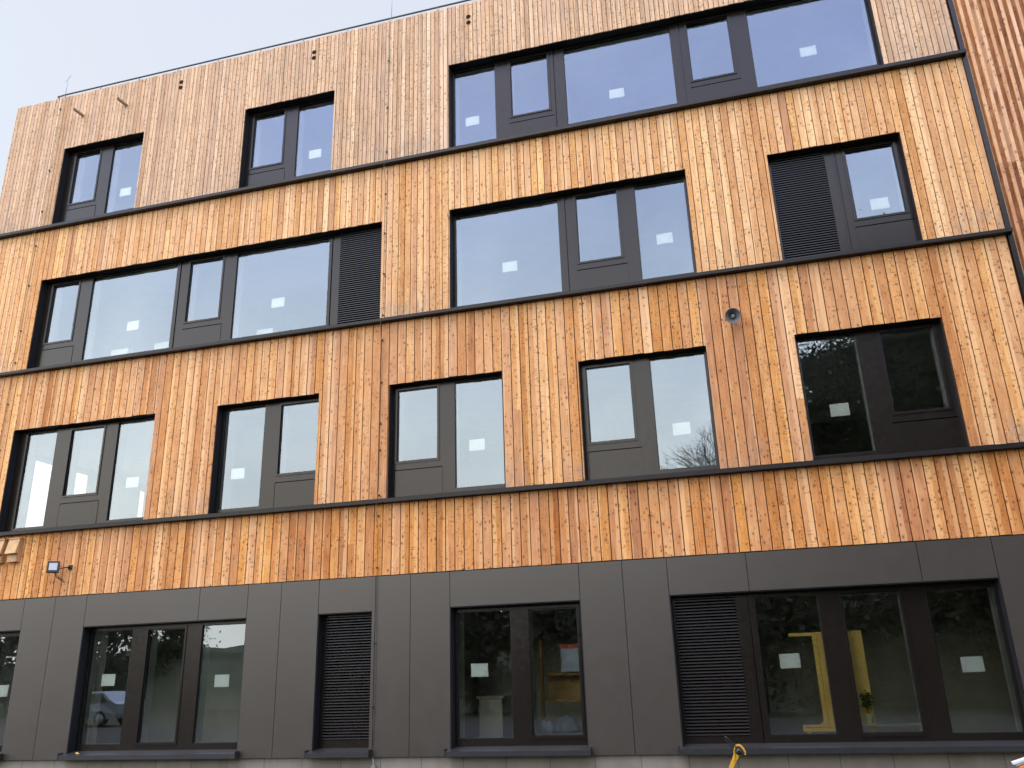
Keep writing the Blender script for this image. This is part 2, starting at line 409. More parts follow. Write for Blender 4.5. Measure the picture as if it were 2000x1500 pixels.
def plate(mb, x0, x1, z0, z1, holes, y, depth, seed=None):
    """flat front with real through-holes: front face cells plus the hole sides"""
    xs = sorted({x0, x1, *[h[0] for h in holes], *[h[1] for h in holes]}); xs = [x for x in xs if x0-1e-6 <= x <= x1+1e-6]
    zs = sorted({z0, z1, *[h[2] for h in holes], *[h[3] for h in holes]}); zs = [z for z in zs if z0-1e-6 <= z <= z1+1e-6]
    for i in range(len(xs)-1):
        run = None
        for j in range(len(zs)-1):
            cx, cz = (xs[i]+xs[i+1])/2, (zs[j]+zs[j+1])/2
            if any(h[0] < cx < h[1] and h[2] < cz < h[3] for h in holes): continue
            a, c, e, f = xs[i], xs[i+1], zs[j], zs[j+1]
            mb.quad((a,y,e),(c,y,e),(c,y,f),(a,y,f), seed)
            mb.quad((c,y+depth,e),(a,y+depth,e),(a,y+depth,f),(c,y+depth,f), seed)
    for h in holes:
        a, c, e, f = h[:4]; Y = y+depth
        mb.quad((a,y,e),(a,y,f),(a,Y,f),(a,Y,e)); mb.quad((c,y,f),(c,y,e),(c,Y,e),(c,Y,f))
        mb.quad((a,y,e),(a,Y,e),(c,Y,e),(c,y,e)); mb.quad((a,y,f),(c,y,f),(c,Y,f),(a,Y,f))
    mb.quad((x0,y,z0),(x0,y,z1),(x0,y+depth,z1),(x0,y+depth,z0)); mb.quad((x1,y,z1),(x1,y,z0),(x1,y+depth,z0),(x1,y+depth,z1))
    mb.quad((x0,y,z1),(x1,y,z1),(x1,y+depth,z1),(x0,y+depth,z1)); mb.quad((x0,y,z0),(x0,y+depth,z0),(x1,y+depth,z0),(x1,y,z0))

def ring(mb, x0, x1, z0, z1, w, y0, y1):
    mb.box(x0-w, x1+w, y0, y1, z1, z1+w); mb.box(x0-w, x1+w, y0, y1, z0-w, z0)
    mb.box(x0-w, x0, y0, y1, z0, z1); mb.box(x1, x1+w, y0, y1, z0, z1)

for w in WIN:
    x0, x1 = w['x']; z0, z1 = w['z']
    pl_ = []
    for (a, c, e, f, kind) in w['panes']:
        if w['st'] and kind != 'louvre': f = z1-(.10 if kind == 'sash' else .045)
        if w['st'] and kind == 'louvre': f = z1-.03
        if kind == 'fix' and a-x0 < .2: a = x0+.045
        if kind in ('fix','louvre') and x1-c < .2: c = x1-.045
        pl_.append((a, c, e, f, kind))
    w['panes'] = pl_
    holes = [p[:4] for p in w['panes']]
    grooves = []
    for jx in w['joints']: grooves.append((jx-.008, jx+.008, z0+.02, z1-.02))
    for p in w['panes']:
        if p[4] == 'sash':
            zz = p[2]-.165
            grooves.append((p[0]-.05, p[1]+.10, zz-.009, zz+.009))
            if w['st'] == 1: grooves.append((p[0]-.05, p[0]-.04, z0+.05, zz-.009-.001))
    fz0 = z0-.06 if w['st'] else z0-.03
    mb = MB(); plate(mb, x0+.002, x1-.002, fz0, z1-.002, holes+grooves, YF, .10)
    for gx in grooves: mb.quad((gx[0],YF+.03,gx[2]),(gx[1],YF+.03,gx[2]),(gx[1],YF+.03,gx[3]),(gx[0],YF+.03,gx[3]))
    # blind guide strip proud of the joint
    for jx in w['joints']: mb.box(jx-.035, jx-.010, YF-.012, YF-.001, z0+.02, z1-.02)
    win = mb.build('window', M['frame'], bld)
    # black lining of the opening
    mb = MB()
    t = .012
    yl = .0235 if w['st'] else .0125
    mb.box(x0, x0+t, yl, YF-.003, z0-.05, z1-t); mb.box(x1-t, x1, yl, YF-.003, z0-.05, z1-t)
    mb.box(x0, x1, yl, YF-.003, z1-t, z1)
    mb.build('reveal', M['reveal'], win)
    if w['st'] >= 1:
        mb = MB(); mb.quad((x0+t,-.03,z0-.075),(x1-t,-.03,z0-.075),(x1-t,YF-.003,z0-.02),(x0+t,YF-.003,z0-.02))
        mb.quad((x0+t,-.03,z0-.08),(x0+t,YF-.003,z0-.08),(x1-t,YF-.003,z0-.08),(x1-t,-.03,z0-.08))
        mb.quad((x0+t,YF-.003,z0-.08),(x0+t,YF-.003,z0-.02),(x1-t,YF-.003,z0-.02),(x1-t,YF-.003,z0-.08))
        mb.build('sill', M['ledge'], win)
    # white plaster reveal inside
    mb = MB()
    for (a, c) in [(x0-.03, x0+.02), (x1-.02, x1+.03)]: mb.box(a, c, YF+.285, .68, fz0, z1)
    mb.box(x0-.03, x1+.03, YF+.285, .68, z1-.02, z1+.03); mb.box(x0-.03, x1+.03, YF+.285, .70, fz0-.03, fz0)
    mb.build('plaster_reveal', M['plaster'], win)
    for p in w['panes']:
        a, c, e, f, kind = p
        if kind == 'louvre':
            mb = MB(); n = int((f-e)/.0455); pitch = (f-e)/n
            for k in range(n):
                zc = e+(k+.5)*pitch
                y0, y1 = YF-.012, YF+.045
                # folded blade: sloping face, small lip
                mb.quad((a,y0,zc-.012),(c,y0,zc-.012),(c,y0,zc+.002),(a,y0,zc+.002))
                mb.quad((a,y0,zc+.002),(c,y0,zc+.002),(c,y1,zc+.024),(a,y1,zc+.024))
                mb.quad((a,y0,zc-.012),(a,y1,zc+.012),(c,y1,zc+.012),(c,y0,zc-.012))
            lo = mb.build('louvre', M['louvre'], win)
            mb = MB(); mb.quad((a,YF+.08,e),(c,YF+.08,e),(c,YF+.08,f),(a,YF+.08,f)); mb.build('louvre_backing', M['gap'], win)
            continue
        mb = MB(); mb.box(a-.004, c+.004, YF+.034, YF+.058, e-.004, f+.004)
        pn = mb.build('pane', M['glass'], win)
        pn.data.materials.append(M['clear'])
        for pl in pn.data.polygons: pl.material_index = 0 if pl.normal.y < -.5 else 1
        cx, cz = (a+c)/2, (e+f)/2
        tilt = Euler((random.gauss(0, .0022), 0, random.gauss(0, .0028))).to_matrix().to_4x4()
        pn.data.transform(Matrix.Translation((cx,YF+.046,cz)) @ tilt @ Matrix.Translation((-cx,-YF-.046,-cz)))
        mb = MB(); ring(mb, a-.001, c+.001, e-.001, f+.001, .045, YF+.102, YF+.28); mb.build('inner_frame', M['plaster'] if w['st'] else M['innerframe'], win)
        # rubber gasket line round the glass
        mb = MB(); ring(mb, a+.012, c-.012, e+.012, f-.012, .012, YF+.020, YF+.033); mb.build('gasket', M['black'], win)
        if kind in ('sash', 'fixsash'):
            mb = MB(); ring(mb, a-.006, c+.006, e-.006, f+.006, .038, YF-.014, YF-.001)
            if kind == 'sash':
                for hx in (a+.05, c-.05): mb.box(hx-.04, hx+.04, YF-.0155, YF-.0145, e-.036, e-.028)
            mb.build('sash', M['frame'], win)
    for p in w['panes']:
        if p[4] == 'sash':
            mb = MB(); zt = p[2]-.165-.012
            mb.box(p[0]-.035, p[1]+.10, YF-.008, YF-.001, z0+.035, zt-.004)
            mb.build('spandrel', M['frame'], win)
    # ground floor sills
    if w['st'] == 0:
        mb = MB(); a, c = x0-.06, x1+.05
        mb.poly([(a,-.135,.525),(c,-.135,.525),(c,YF-.002,.572),(a,YF-.002,.572)])
        mb.quad((a,-.135,.452),(c,-.135,.452),(c,-.135,.525),(a,-.135,.525))
        mb.quad((a,-.135,.452),(a,.05,.452),(c,.05,.452),(c,-.135,.452))
        for ex in (a, c): mb.box(ex-.006, ex+.006, -.139, -.012, .448, .562)
        mb.build('sill', M['sill'], win)
    w['obj'] = win

# ---- wood bands
BANDS = [  # st, z0, z1, board width, a joint position
 (0, 3.320, 4.560, .1665, -3.313, 'wood0'),
 (1, 4.662, 8.050, .1690, -5.921, 'wood1'),
 (2, 8.158, 11.558, .1300, -4.469, 'wood2'),
 (3, 11.668, 15.285, .0945, -8.413, 'wood3'),
]
def opens(st): return [(w['x'][0], w['x'][1], w['z'][0]-.2, w['z'][1]) for w in WIN if w['st'] == st]
for st, z0, z1, bw, ph, mat in BANDS:
    mb = MB(); gb = MB()
    ops = opens(st) if st else []
    gap = .0155 if st < 2 else (.013 if st == 2 else .0115)
    k0 = math.floor((BX0-ph)/bw)-1; k1 = math.ceil((BX1-ph)/bw)+1
    holes = [o for o in ops]
    for k in range(k0, k1):
        xa = max(ph+k*bw+gap/2, BX0); xb = min(ph+(k+1)*bw-gap/2, BX1-.004)
        if xb-xa < .01: continue
        tone = min(1, max(0, random.gauss(.47, .175)))
        seeds = [(random.random(), random.random(), tone)]
        cuts = [z0, z1]
        if random.random() < .05:
            cuts = [z0, random.uniform(z0+.5, z1-.4), z1]
            seeds.append((random.random(), random.random(), min(1, max(0, random.gauss(.47, .175)))))
        dy = random.uniform(-.0018, .0018); dz = random.uniform(-.003, .004)
        for si in range(len(cuts)-1):
            sd = (*seeds[si], xa, xb); ca = cuts[si]+(dz if si == 0 else .0015); cb = cuts[si+1]-(0 if si == len(cuts)-2 else .0015)
            if si == len(cuts)-2 and st == 3: cb += random.uniform(-.006, .006)
            ex = sorted({xa, xb, *[q for o in ops for q in (o[0], o[1]) if xa < q < xb]})
            for i in range(len(ex)-1):
                mx = (ex[i]+ex[i+1])/2
                iv = [(ca, cb)]
                for o in ops:
                    if o[0] < mx < o[1]:
                        new = []
                        for (p, q) in iv:
                            if q <= o[2] or p >= o[3]: new.append((p, q)); continue
                            if p < o[2]: new.append((p, o[2]))
                            if q > o[3]: new.append((o[3]-.012+random.uniform(-.007, .007), q))
                        iv = new
                for (p, q) in iv:
                    if q-p < .01: continue
                    a, c = ex[i], ex[i+1]; ch = .0025
                    y0 = dy; y1 = .022
                    mb.quad((a+ch,y0,p),(c-ch,y0,p),(c-ch,y0,q),(a+ch,y0,q), sd)
                    mb.quad((a,y0+ch,p),(a+ch,y0,p),(a+ch,y0,q),(a,y0+ch,q), sd)
                    mb.quad((c-ch,y0,p),(c,y0+ch,p),(c,y0+ch,q),(c-ch,y0,q), sd)
                    mb.quad((a,y1,p),(a,y0+ch,p),(a,y0+ch,q),(a,y1,q), sd)
                    mb.quad((c,y0+ch,p),(c,y1,p),(c,y1,q),(c,y0+ch,q), sd)
                    mb.poly([(a,y1,p),(c,y1,p),(c,y0+ch,p),(c-ch,y0,p),(a+ch,y0,p),(a,y0+ch,p)], sd)
                    mb.poly([(a,y0+ch,q),(a+ch,y0,q),(c-ch,y0,q),(c,y0+ch,q),(c,y1,q),(a,y1,q)], sd)
    mb.build('wood_cladding', M[mat], bld)
    plate(gb, BX0, BX1-.004, z0+.008, z1-.008, [(o[0]+.001, o[1]-.001, max(o[2], z0+.008), o[3]-.001) for o in ops], .0145, .012)
    gb.build('cladding_groove', M['groove'], bld)
# left return edge board
mb = MB(); 
for st, z0, z1, bw, ph, mat in BANDS: pass
# ---- ledges between storeys
for zt, zb in ((4.632, 4.566), (8.118, 8.058), (11.632, 11.566)):
    mb = MB()
    xa, xb = BX0-.02, 4.80
    pts = [(.03, zt+.035), (-.118, zt), (-.118, zb), (.012, zb-.004)]
    nseg = 6
    for i in range(3):
        (ya, za), (yb, zb2) = pts[i], pts[i+1]
        mb.quad((xa,ya,za),(xa,yb,zb2),(xb,yb,zb2),(xb,ya,za))
    mb.poly([(xa,)+p for p in reversed(pts)]); mb.poly([(xb,)+p for p in pts])
    mb.build('ledge', M['ledge'], bld)
# ---- corner trim
mb = MB(); mb.box(4.742, 4.822, -.022, .06, .45, 15.4); mb.box(4.742, 4.757, -.034, -.0225, .45, 15.4); mb.build('corner_trim', M['frame'], bld)
# ---- anthracite panels
G_ = .0045
for (a, c, e, f) in [(-16,-13.42,2.725,3.305),(-11.99,-9.545,2.725,3.305),(-9.545,-8.555,2.725,3.305),(-7.155,-6.14,2.725,3.305),(-4.74,-2.535,2.725,3.305),(-1.12,.095,2.725,3.305),(.095,2.545,2.725,3.305),(2.545,3.55,2.725,3.305),
    (-16,-15.61,.445,2.725),(-13.42,-12.705,.445,3.305),(-12.705,-11.99,.445,3.305),(-8.555,-7.89,.445,3.305),(-7.89,-7.155,.445,3.305),(-6.14,-5.445,.445,3.305),(-5.445,-4.74,.445,3.305),(-2.535,-1.83,.445,3.305),(-1.83,-1.12,.445,3.305),(3.55,4.738,.445,3.305),
    (-15.61,-13.42,.40,.445),]:
    if f < .5: continue
    mb = MB(); mb.box(a+G_, c-G_, 0.0, .012, e+(G_ if e > 1 else 0), f-(0 if f > 3 else G_)); mb.build('facade_panel', M['panel'], bld)
# dark backing of the panel joints with window holes
mb = MB(); plate(mb, BX0, BX1, .46, 3.315, [(w['x'][0]+.001, w['x'][1]-.001, .47, w['z'][1]-.001) for w in WIN if w['st'] == 0], .014, .02); mb.build('panel_backing', M['gap'], bld)
# plinth
mb = MB(); mb.box(BX0, BX1+9, .045, .55, -.4, .452); mb.build('plinth', M['concrete'], bld)
# ---- structural shell and rooms
mb = MB()
holes = [(w['x'][0]-.02, w['x'][1]+.02, w['z'][0]-.065, w['z'][1]+.02) for w in WIN]
plate(mb, BX0+.03, BX1, .45, 15.25, holes, YF+.11, .40); mb.build('inner_wall', M['roomwall'], bld)
mb = MB()
for z0, z1 in ((.0, .40), (3.45, 4.36), (7.0, 7.88), (10.5, 11.40), (14.1, 15.0)):
    mb.box(BX0+.05, BX1, .68, 9.0, z0, z1)
mb.build('floor_slab', M['plaster'], bld)
mb = MB(); mb.box(BX0+.05, BX1, 9.0, 9.3, 0, 15.2); mb.box(BX1-.05, BX1+.02, .68, 9.0, 0, 15.2)
mb.build('rear_wall', M['roomwall'], bld)
mb = MB(); mb.box(BX0+.03, BX1, .036, .26, 3.31, 4.58)
for zt in (8.09, 11.61): mb.box(BX0+.03, BX1, .036, .26, zt-.03, zt+.03)
mb.box(BX0+.03, BX1, .036, .26, 13.80, 15.26); mb.build('parapet', M['roomdark'], bld)
# partitions
mb = MB()
for st, z0, z1 in ((1, 4.36, 7.0), (2, 7.88, 10.5), (3, 11.40, 14.1)):
    for xx in (-10.88, -6.6, -2.45, .05): mb.box(xx-.06, xx+.06, .68, 6.5, z0, z1)
    mb.box(-10.8, BX1-.06, 6.5, 6.6, z0, z1)
mb.build('partition_wall', M['roomwall'], bld)
mb = MB()
for xx in (-12.6, -7.9, -5.2, -1.6): mb.box(xx-.06, xx+.06, .68, 2.8, .40, 3.45)
mb.box(BX0+.1, BX1-.06, 2.8, 2.9, .40, 3.45); mb.build('partition_wall', M['roomdark'], bld)
# left side wall, with glazed openings on the first floor
side = [(1.72, 3.95, 4.66, 6.83), (5.98, 6.15, 4.66, 6.83)]
mb = MB()
def plate_x(mb, x, y0, y1, z0, z1, holes, depth):
    ys = sorted({y0, y1, *[h[0] for h in holes], *[h[1] for h in holes]}); zs = sorted({z0, z1, *[h[2] for h in holes], *[h[3] for h in holes]})
    for X in (x, x+depth):
        for i in range(len(ys)-1):
            for j in range(len(zs)-1):
                cy, cz = (ys[i]+ys[i+1])/2, (zs[j]+zs[j+1])/2
                if any(h[0] < cy < h[1] and h[2] < cz < h[3] for h in holes): continue
                mb.quad((X,ys[i],zs[j]),(X,ys[i+1],zs[j]),(X,ys[i+1],zs[j+1]),(X,ys[i],zs[j+1]))
    for a, c, e, f in holes:
        mb.quad((x,a,e),(x,a,f),(x+depth,a,f),(x+depth,a,e)); mb.quad((x,c,e),(x+depth,c,e),(x+depth,c,f),(x,c,f))
        mb.quad((x,a,e),(x+depth,a,e),(x+depth,c,e),(x,c,e)); mb.quad((x,a,f),(x,c,f),(x+depth,c,f),(x+depth,a,f))
plate_x(mb, BX0+.01, .40, 9.2, 0, 15.25, side, .035); mb.build('side_wall', M['plaster'], bld)
for a, c, e, f in side:
    mb = MB(); mb.box(BX0+.016, BX0+.030, a, c, e, f); mb.build('side_pane', M['clear'], bld)
mb = MB()
for k in range(58):
    y0 = .03+k*.16
    sd = (random.random(), random.random(), random.random())
    for z0, z1 in ((3.32,4.6),(11.6,15.28)): mb.box(BX0-.012, BX0+.008, y0, y0+.15, z0, z1, sd)
mb.build('wood_cladding', M['wood3'], bld)
# ---- roof edge: rail on holders, lightning rods, conductors
rl = MB(); rl.tube([(-14.87,.16,15.365),(-14.84,.03,15.375),(-14.6,.02,15.378),(5,.02,15.378)], .020, 8); rail = rl.build('roof_rail', M['darksteel'], bld)
for x in [-14.62,-13.6,-12.51,-11.44,-10.37,-9.27,-8.18,-7.09,-6.03,-4.95,-3.86,-2.78,-1.7,-.6,.5]:
    mb = MB(); mb.box(x-.007, x+.007, .01, .04, 15.27, 15.392); mb.build('rail_holder', M['rodsteel'], rail)
for x, zt in ((-14.63, 15.98), (-6.035, 16.35)):
    mb = MB(); mb.tube([(x,.03,15.2),(x+.004,.03,zt)], .007, 6)
    mb.tube([(x-.05,.03,zt-.20),(x+.075,.03,zt-.02)], .006, 6)
    mb.build('lightning_rod', M['rodsteel'], bld)
def cable(x, z0, z1, clips, mat):
    pts = []; z = z0; n = int((z1-z0)/.35)
    for k in range(n+1):
        zz = z0+(z1-z0)*k/n
        y = -.022
        for lz in (4.6, 8.09, 11.605):
            if abs(zz-lz) < .18: y = -.135
        pts.append((x+random.uniform(-.008,.008), y, zz))
    mb = MB(); mb.tube(pts, .0045, 6); c = mb.build('lightning_conductor', mat, bld)
    for zc in clips:
        mb = MB(); mb.box(x-.013, x+.013, -.034, .002, zc-.014, zc+.014); mb.build('clip', M['black'], c)
cable(-6.06, .62, 15.35, [3.45, 4.35, 4.72, 5.55, 6.05, 6.85, 7.7, 8.22, 9.1, 10.0, 10.9, 11.9, 13.0, 14.2], M['cable'])
cable(-14.66, 4.7, 15.35, [6.4, 7.4, 8.35, 9.1, 10.2, 11.2, 12.1, 13.2, 14.94], M['cable'])
mb = MB(); mb.box(-6.137, -6.085, -.014, -.001, .47, 3.305); o = mb.build('conductor_cover', M['panel'], bld)
mb = MB(); mb.tube([(-6.09,.02,.46),(-6.06,-.0,.40),(-6.055,.0,.2),(-6.05,.01,-.1)], .006, 6); mb.box(-6.085,-6.02,-.02,.04,.285,.325); mb.build('earth_clamp', M['steel'], bld)
for zc in (1.2, 2.2):
    mb = MB(); mb.box(-6.095, -6.06, -.03, -.0145, zc-.015, zc+.015); mb.build('clip', M['black'], o)
# ---- overflow spouts and vent holes
for x, z in ((-13.95, 14.60), (-12.74, 14.62)):
    mb = MB(); mb.lathe((x, .01, z), (-.10, -1, .02), [(0,.038),(.28,.038),(.28,.030),(.05,.030)], 14); mb.build('overflow_spout', M['spout'], bld)
for x, z in ((-11.285, 14.93), (-7.87, 14.91), (-4.25, 14.91)):
    for dz in (0, -.155):
        mb = MB(); mb.lathe((x, -.004, z+dz), (0, -1, 0), [(0,.052),(.007,.048),(.007,.038),(.002,.034)], 14); mb.build('vent_hole', M['hole'], bld)

# ------------------------------------------------------------------ adjoining ridged tower
twr = thing('timber_tower', 'adjoining block clad in ridged vertical larch battens right of the dark corner trim', 'building', (8.5, 3.5, 0))
PER = .1265; x = 4.832
for (z0, z1) in ((.46, 9.362), (9.368, 15.9)):
    mb = MB(); xx = x; n = 0
    while xx < 13:
        s1 = (random.random(), random.random(), random.uniform(.05,.4)); s2 = (random.random(), random.random(), random.uniform(.8,1.15))  # darker wood for recess and flanks, their shade partly put into the tone
        d = .05; zo = random.uniform(-.002,.002)
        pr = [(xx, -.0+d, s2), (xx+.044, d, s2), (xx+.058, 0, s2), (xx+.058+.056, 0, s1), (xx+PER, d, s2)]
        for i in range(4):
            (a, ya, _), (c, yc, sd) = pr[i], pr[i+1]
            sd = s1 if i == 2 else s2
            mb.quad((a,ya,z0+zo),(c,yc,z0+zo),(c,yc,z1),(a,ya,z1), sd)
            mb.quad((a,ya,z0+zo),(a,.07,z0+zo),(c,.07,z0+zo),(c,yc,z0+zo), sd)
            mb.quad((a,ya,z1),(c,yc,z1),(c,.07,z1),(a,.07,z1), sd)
        xx += PER
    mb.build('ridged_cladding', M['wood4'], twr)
mb = MB(); mb.box(4.824, 4.834, -.012, .06, .46, 15.9); mb.build('edge_strip', M['nestwood'], twr)
mb = MB(); mb.box(4.83, 13, .075, 8, .0, 15.85); mb.build('tower_core', M['groove'], twr)

# ------------------------------------------------------------------ things fixed to the wall
ls = thing('loudspeaker', 'grey round horn loudspeaker on the first-floor boards above the dark right-hand window', 'loudspeaker', (.36, -.0, 7.24))
c = Vector((.362, -.20, 7.185)); ax = Vector((-.03, -1, -.30))
mb = MB(); mb.lathe(c, ax, [(-.14,.03),(-.10,.035),(-.04,.05),(.02,.08),(.06,.112),(.085,.128),(.092,.130),(.094,.124),(.085,.118),(.05,.094),(.01,.060),(-.04,.036)], 28); mb.build('horn', M['horn'], ls)
mb = MB(); mb.lathe(c, ax, [(-.05,.028),(.015,.034),(.028,.030),(.032,.018)], 18); mb.build('driver_plug', M['hornplug'], ls)
mb = MB(); mb.box(.28, .40, -.06, -.001, 7.27, 7.36); mb.tube([(.34,-.04,7.30),(.345,-.16,7.26),(.355,-.21,7.22)], .014, 6); mb.build('bracket', M['darksteel'], ls)

fl = thing('floodlight', 'small black square floodlight on a bracket beside the nest boxes', 'floodlight', (-12.57, 0, 3.85))
rz = R(34); nv = Vector((math.sin(rz), -math.cos(rz), 0)); fc = Vector((-12.665, -.22, 3.845))
mb = MB(); mb.obox(fc, (.215, .05, .225), (R(-6), 0, rz)); mb.obox(fc-nv*.045, (.19, .07, .19), (R(-6), 0, rz)); mb.build('housing', M['black'], fl, bevel=.012)
mb = MB(); mb.obox(fc+nv*.0275+Vector((0,0,.006)), (.140, .006, .135), (R(-6), 0, rz)); mb.build('lens', M['lens'], fl)
mb = MB(); mb.tube([(-12.56,-.21,3.80),(-12.50,-.14,3.83),(-12.46,-.02,3.85)], .012, 6); mb.box(-12.50,-12.42,-.03,-.002,3.81,3.89); mb.build('bracket', M['black'], fl)
mb = MB(); mb.tube([(-12.66,-.19,3.75),(-12.65,-.12,3.66),(-12.58,-.05,3.60),(-12.55,-.01,3.57)], .008, 6); mb.tube([(-12.64,-.19,3.75),(-12.60,-.11,3.65),(-12.57,-.02,3.62)], .006, 6); mb.build('cable', M['black'], fl)

def nestbox(x0, x1, label):
    t = thing('nest_box', label, 'nest box', ((x0+x1)/2, 0, 4.02), 'nest boxes under the first-floor ledge')
    mb = MB(); w = x1-x0
    mb.box(x0+.012, x1-.012, -.085, -.001, 4.028, 4.47); mb.build('body', M['nestwood'], t)
    mb = MB(); a, c = x0, x1
    mb.quad((a,-.095,4.475),(c,-.095,4.475),(c,-.165,4.185),(a,-.165,4.185)[:3])
    mb.quad((a,-.087,4.475),(a,-.152,4.185),(c,-.152,4.185),(c,-.087,4.475))
    mb.quad((a,-.165,4.185),(c,-.165,4.185),(c,-.152,4.185),(a,-.152,4.185)); mb.quad((a,-.095,4.475),(a,-.087,4.475),(c,-.087,4.475),(c,-.095,4.475))
    for X in (a, c):
        mb.poly([(X,-.095,4.475),(X,-.165,4.185),(X,-.0865,4.185),(X,-.0865,4.475)])
    mb.build('front_board', M['nestwood'], t)
    mb = MB(); mb.box(x0-.008, x1+.008, -.112, -.001, 4.478, 4.496); mb.build('roof_board', M['nestwood'], t)
    mb = MB(); mb.box(x0+.02, x1-.02, -.10, -.086, 4.03, 4.15); mb.build('landing_board', M['nestwood'], t)
nestbox(-13.935, -13.68, 'small wooden nest box, the one nearer the floodlight')
nestbox(-14.31, -14.05, 'small wooden nest box cut by the left picture edge')

# ------------------------------------------------------------------ paper notices inside the glass
PAP = [(-12.72,12.45,'paper sheet behind the right pane of the leftmost top-floor window'),
 (-7.89,12.46,'paper sheet behind the right pane of the second top-floor window from the left'),
 (-4.30,12.50,'paper sheet in the narrow left end pane of the widest top-floor window'),
 (-1.29,12.48,'paper sheet in the broad middle pane of the widest top-floor window'),
 (2.35,12.57,'paper sheet in the broad right end pane of the widest top-floor window'),
 (-12.03,8.99,'paper sheet in the broad left pane of the long second-floor window ending in a louvre'),
 (-8.55,9.01,'paper sheet in the broad pane beside the louvre on the second floor'),
 (-3.60,9.02,'paper sheet in the broad left pane of the middle second-floor window'),
 (-.65,9.11,'paper sheet in the narrow right pane of the middle second-floor window'),
 (3.05,9.14,'paper sheet low in the opening sash right of the second-floor louvre'),
 (-11.56,5.51,'paper sheet in the right pane of the three-part first-floor window'),
 (-9.17,5.47,'paper sheet in the left pane of the second first-floor window from the left'),
 (-4.32,5.56,'paper sheet in the middle one of the five first-floor windows'),
 (-.69,5.48,'paper sheet in the first-floor window just left of the loudspeaker'),
 (1.85,5.53,'greenish paper sheet in the dark first-floor window mirroring trees'),
 (-11.56,1.77,'greenish paper sheet above the mirrored car in the three-part ground-floor window'),
 (-9.16,1.69,'greenish paper sheet in the right pane of the three-part ground-floor window'),
 (-4.34,1.72,'greenish paper sheet in the left pane of the two-part ground-floor window'),
 (.56,1.70,'greenish paper sheet beside the yellow timber doorway behind glass'),
 (3.05,1.57,'greenish paper sheet in the rightmost ground-floor pane'),
 (-13.95,1.64,'greenish paper sheet cut by the left picture edge on the ground floor')]
for i, (px, pz, lab) in enumerate(PAP):
    mb = MB(); nx = 6; wx, hz = .146, .104; an = random.uniform(-.02, .02)
    y0 = YF+.062; px *= .995; pz = 1.6+(pz-1.6)*.995
    z_ = pz+.0; pts = []
    for k in range(nx+1):
        u = -wx+2*wx*k/nx
        yy = y0+.003*math.sin(k*1.1+i)+.003
        pts.append((px+u*math.cos(an), yy, u*math.sin(an)))
    for k in range(nx):
        (xa, ya, da), (xb, yb, db) = pts[k], pts[k+1]
        mb.quad((xa,ya,z_-hz+da),(xb,yb,z_-hz+db),(xb,yb,z_+hz+db),(xa,ya,z_+hz+da), smooth=True)
        mb.quad((xa,ya+.001,z_-hz+da),(xa,ya+.001,z_+hz+da),(xb,yb+.001,z_+hz+db),(xb,yb+.001,z_-hz+db), smooth=True)
    o = mb.build('paper_notice', M['paper']); tag(o, lab, 'paper', 'paper notices taped inside the panes')

# ------------------------------------------------------------------ things inside the rooms
def carton(x, y, z, w, d, h, lab, rz=0):
    mb = MB(); mb.obox((x, y, z+h/2), (w, d, h), (0, 0, rz)); mb.obox((x, y, z+h+.002), (.05, d*1.005, .004), (0, 0, rz))
    o = mb.build('white_carton', M['whitebox'], bevel=.006); tag(o, lab, 'carton', 'white cartons behind second-floor glass')
for k, (x, w, h, lab) in enumerate(((-12.69,.44,.82,'white carton behind the broad left second-floor pane, nearer its left edge'), (-11.6,.40,.84,'white carton behind the broad left second-floor pane, nearer the mullion'), (-9.1,.38,.80,'white carton behind the second-floor pane beside the louvre'))):
    carton(x, .95, 7.88, w, .35, h, lab)
# yellow timber doorway lining with an open leaf
dw = thing('timber_doorway', 'yellow timber door lining with a broad leaf behind the right-hand ground-floor glass', 'door frame', (1.2, .5, .4))
mb = MB(); mb.box(.60, 1.075, .48, .54, 2.055, 2.10); mb.box(.935, .995, .48, .55, .78, 2.055)
mb.poly([(.995,.485,.95),(.995,.485,.78),(.80,.485,.78),(.88,.485,.80),(.95,.485,.86)]); mb.build('lining', M['lumber'], dw)
mb = MB(); mb.box(1.00, 1.65, .50, .55, .74, 2.105); mb.build('leaf', M['lumber'], dw)
mb = MB(); mb.box(.63, 1.66, .44, .55, .70, .755); mb.box(.63, 1.66, .46, .55, .76, .79); mb.box(.68, .74, .48, .54, .4, .70); mb.box(1.56, 1.62, .48, .54, .4, .70); mb.build('threshold', M['lumber'], dw)
pp = thing('potted_plant', 'small green plant in a yellowish pot before the yellow door leaf', 'plant', (1.55, .37, .80))
mb = MB(); mb.lathe((1.56, .37, .80), (0,.0001,1), [(0,.045),(.14,.06),(.14,.05),(.10,.045)], 16); mb.build('pot', M['terracotta'], pp)
mb = MB(); rng = random.Random(4)
for k in range(170):
    d = Vector((rng.gauss(0,1), rng.gauss(0,1), rng.gauss(0,1))).normalized()*rng.uniform(.02,.12); cc = Vector((1.55,.37,1.12))+Vector((d.x*.9, d.y*.6, d.z*1.2))
    u = Vector((rng.gauss(0,1), rng.gauss(0,1), rng.gauss(0,1))).normalized(); v = u.cross(d.normalized()+Vector((.01,0,0))).normalized(); s = .026
    mb.quad(cc-u*s, cc+v*s*.6, cc+u*s, cc-v*s*.6)
mb.tube([(1.56,.37,.93),(1.55,.37,1.05)], .008, 5); mb.build('foliage', M['leafgreen'], pp)
mb = MB(); mb.box(1.40, 2.3, .30, .438, .772, .7985)
for xx in (1.45, 2.2): mb.box(xx, xx+.05, .32, .37, .4, .772)
o = mb.build('work_bench', M['roomdark']); tag(o, 'low dark bench carrying the potted plant behind the glass', 'bench')
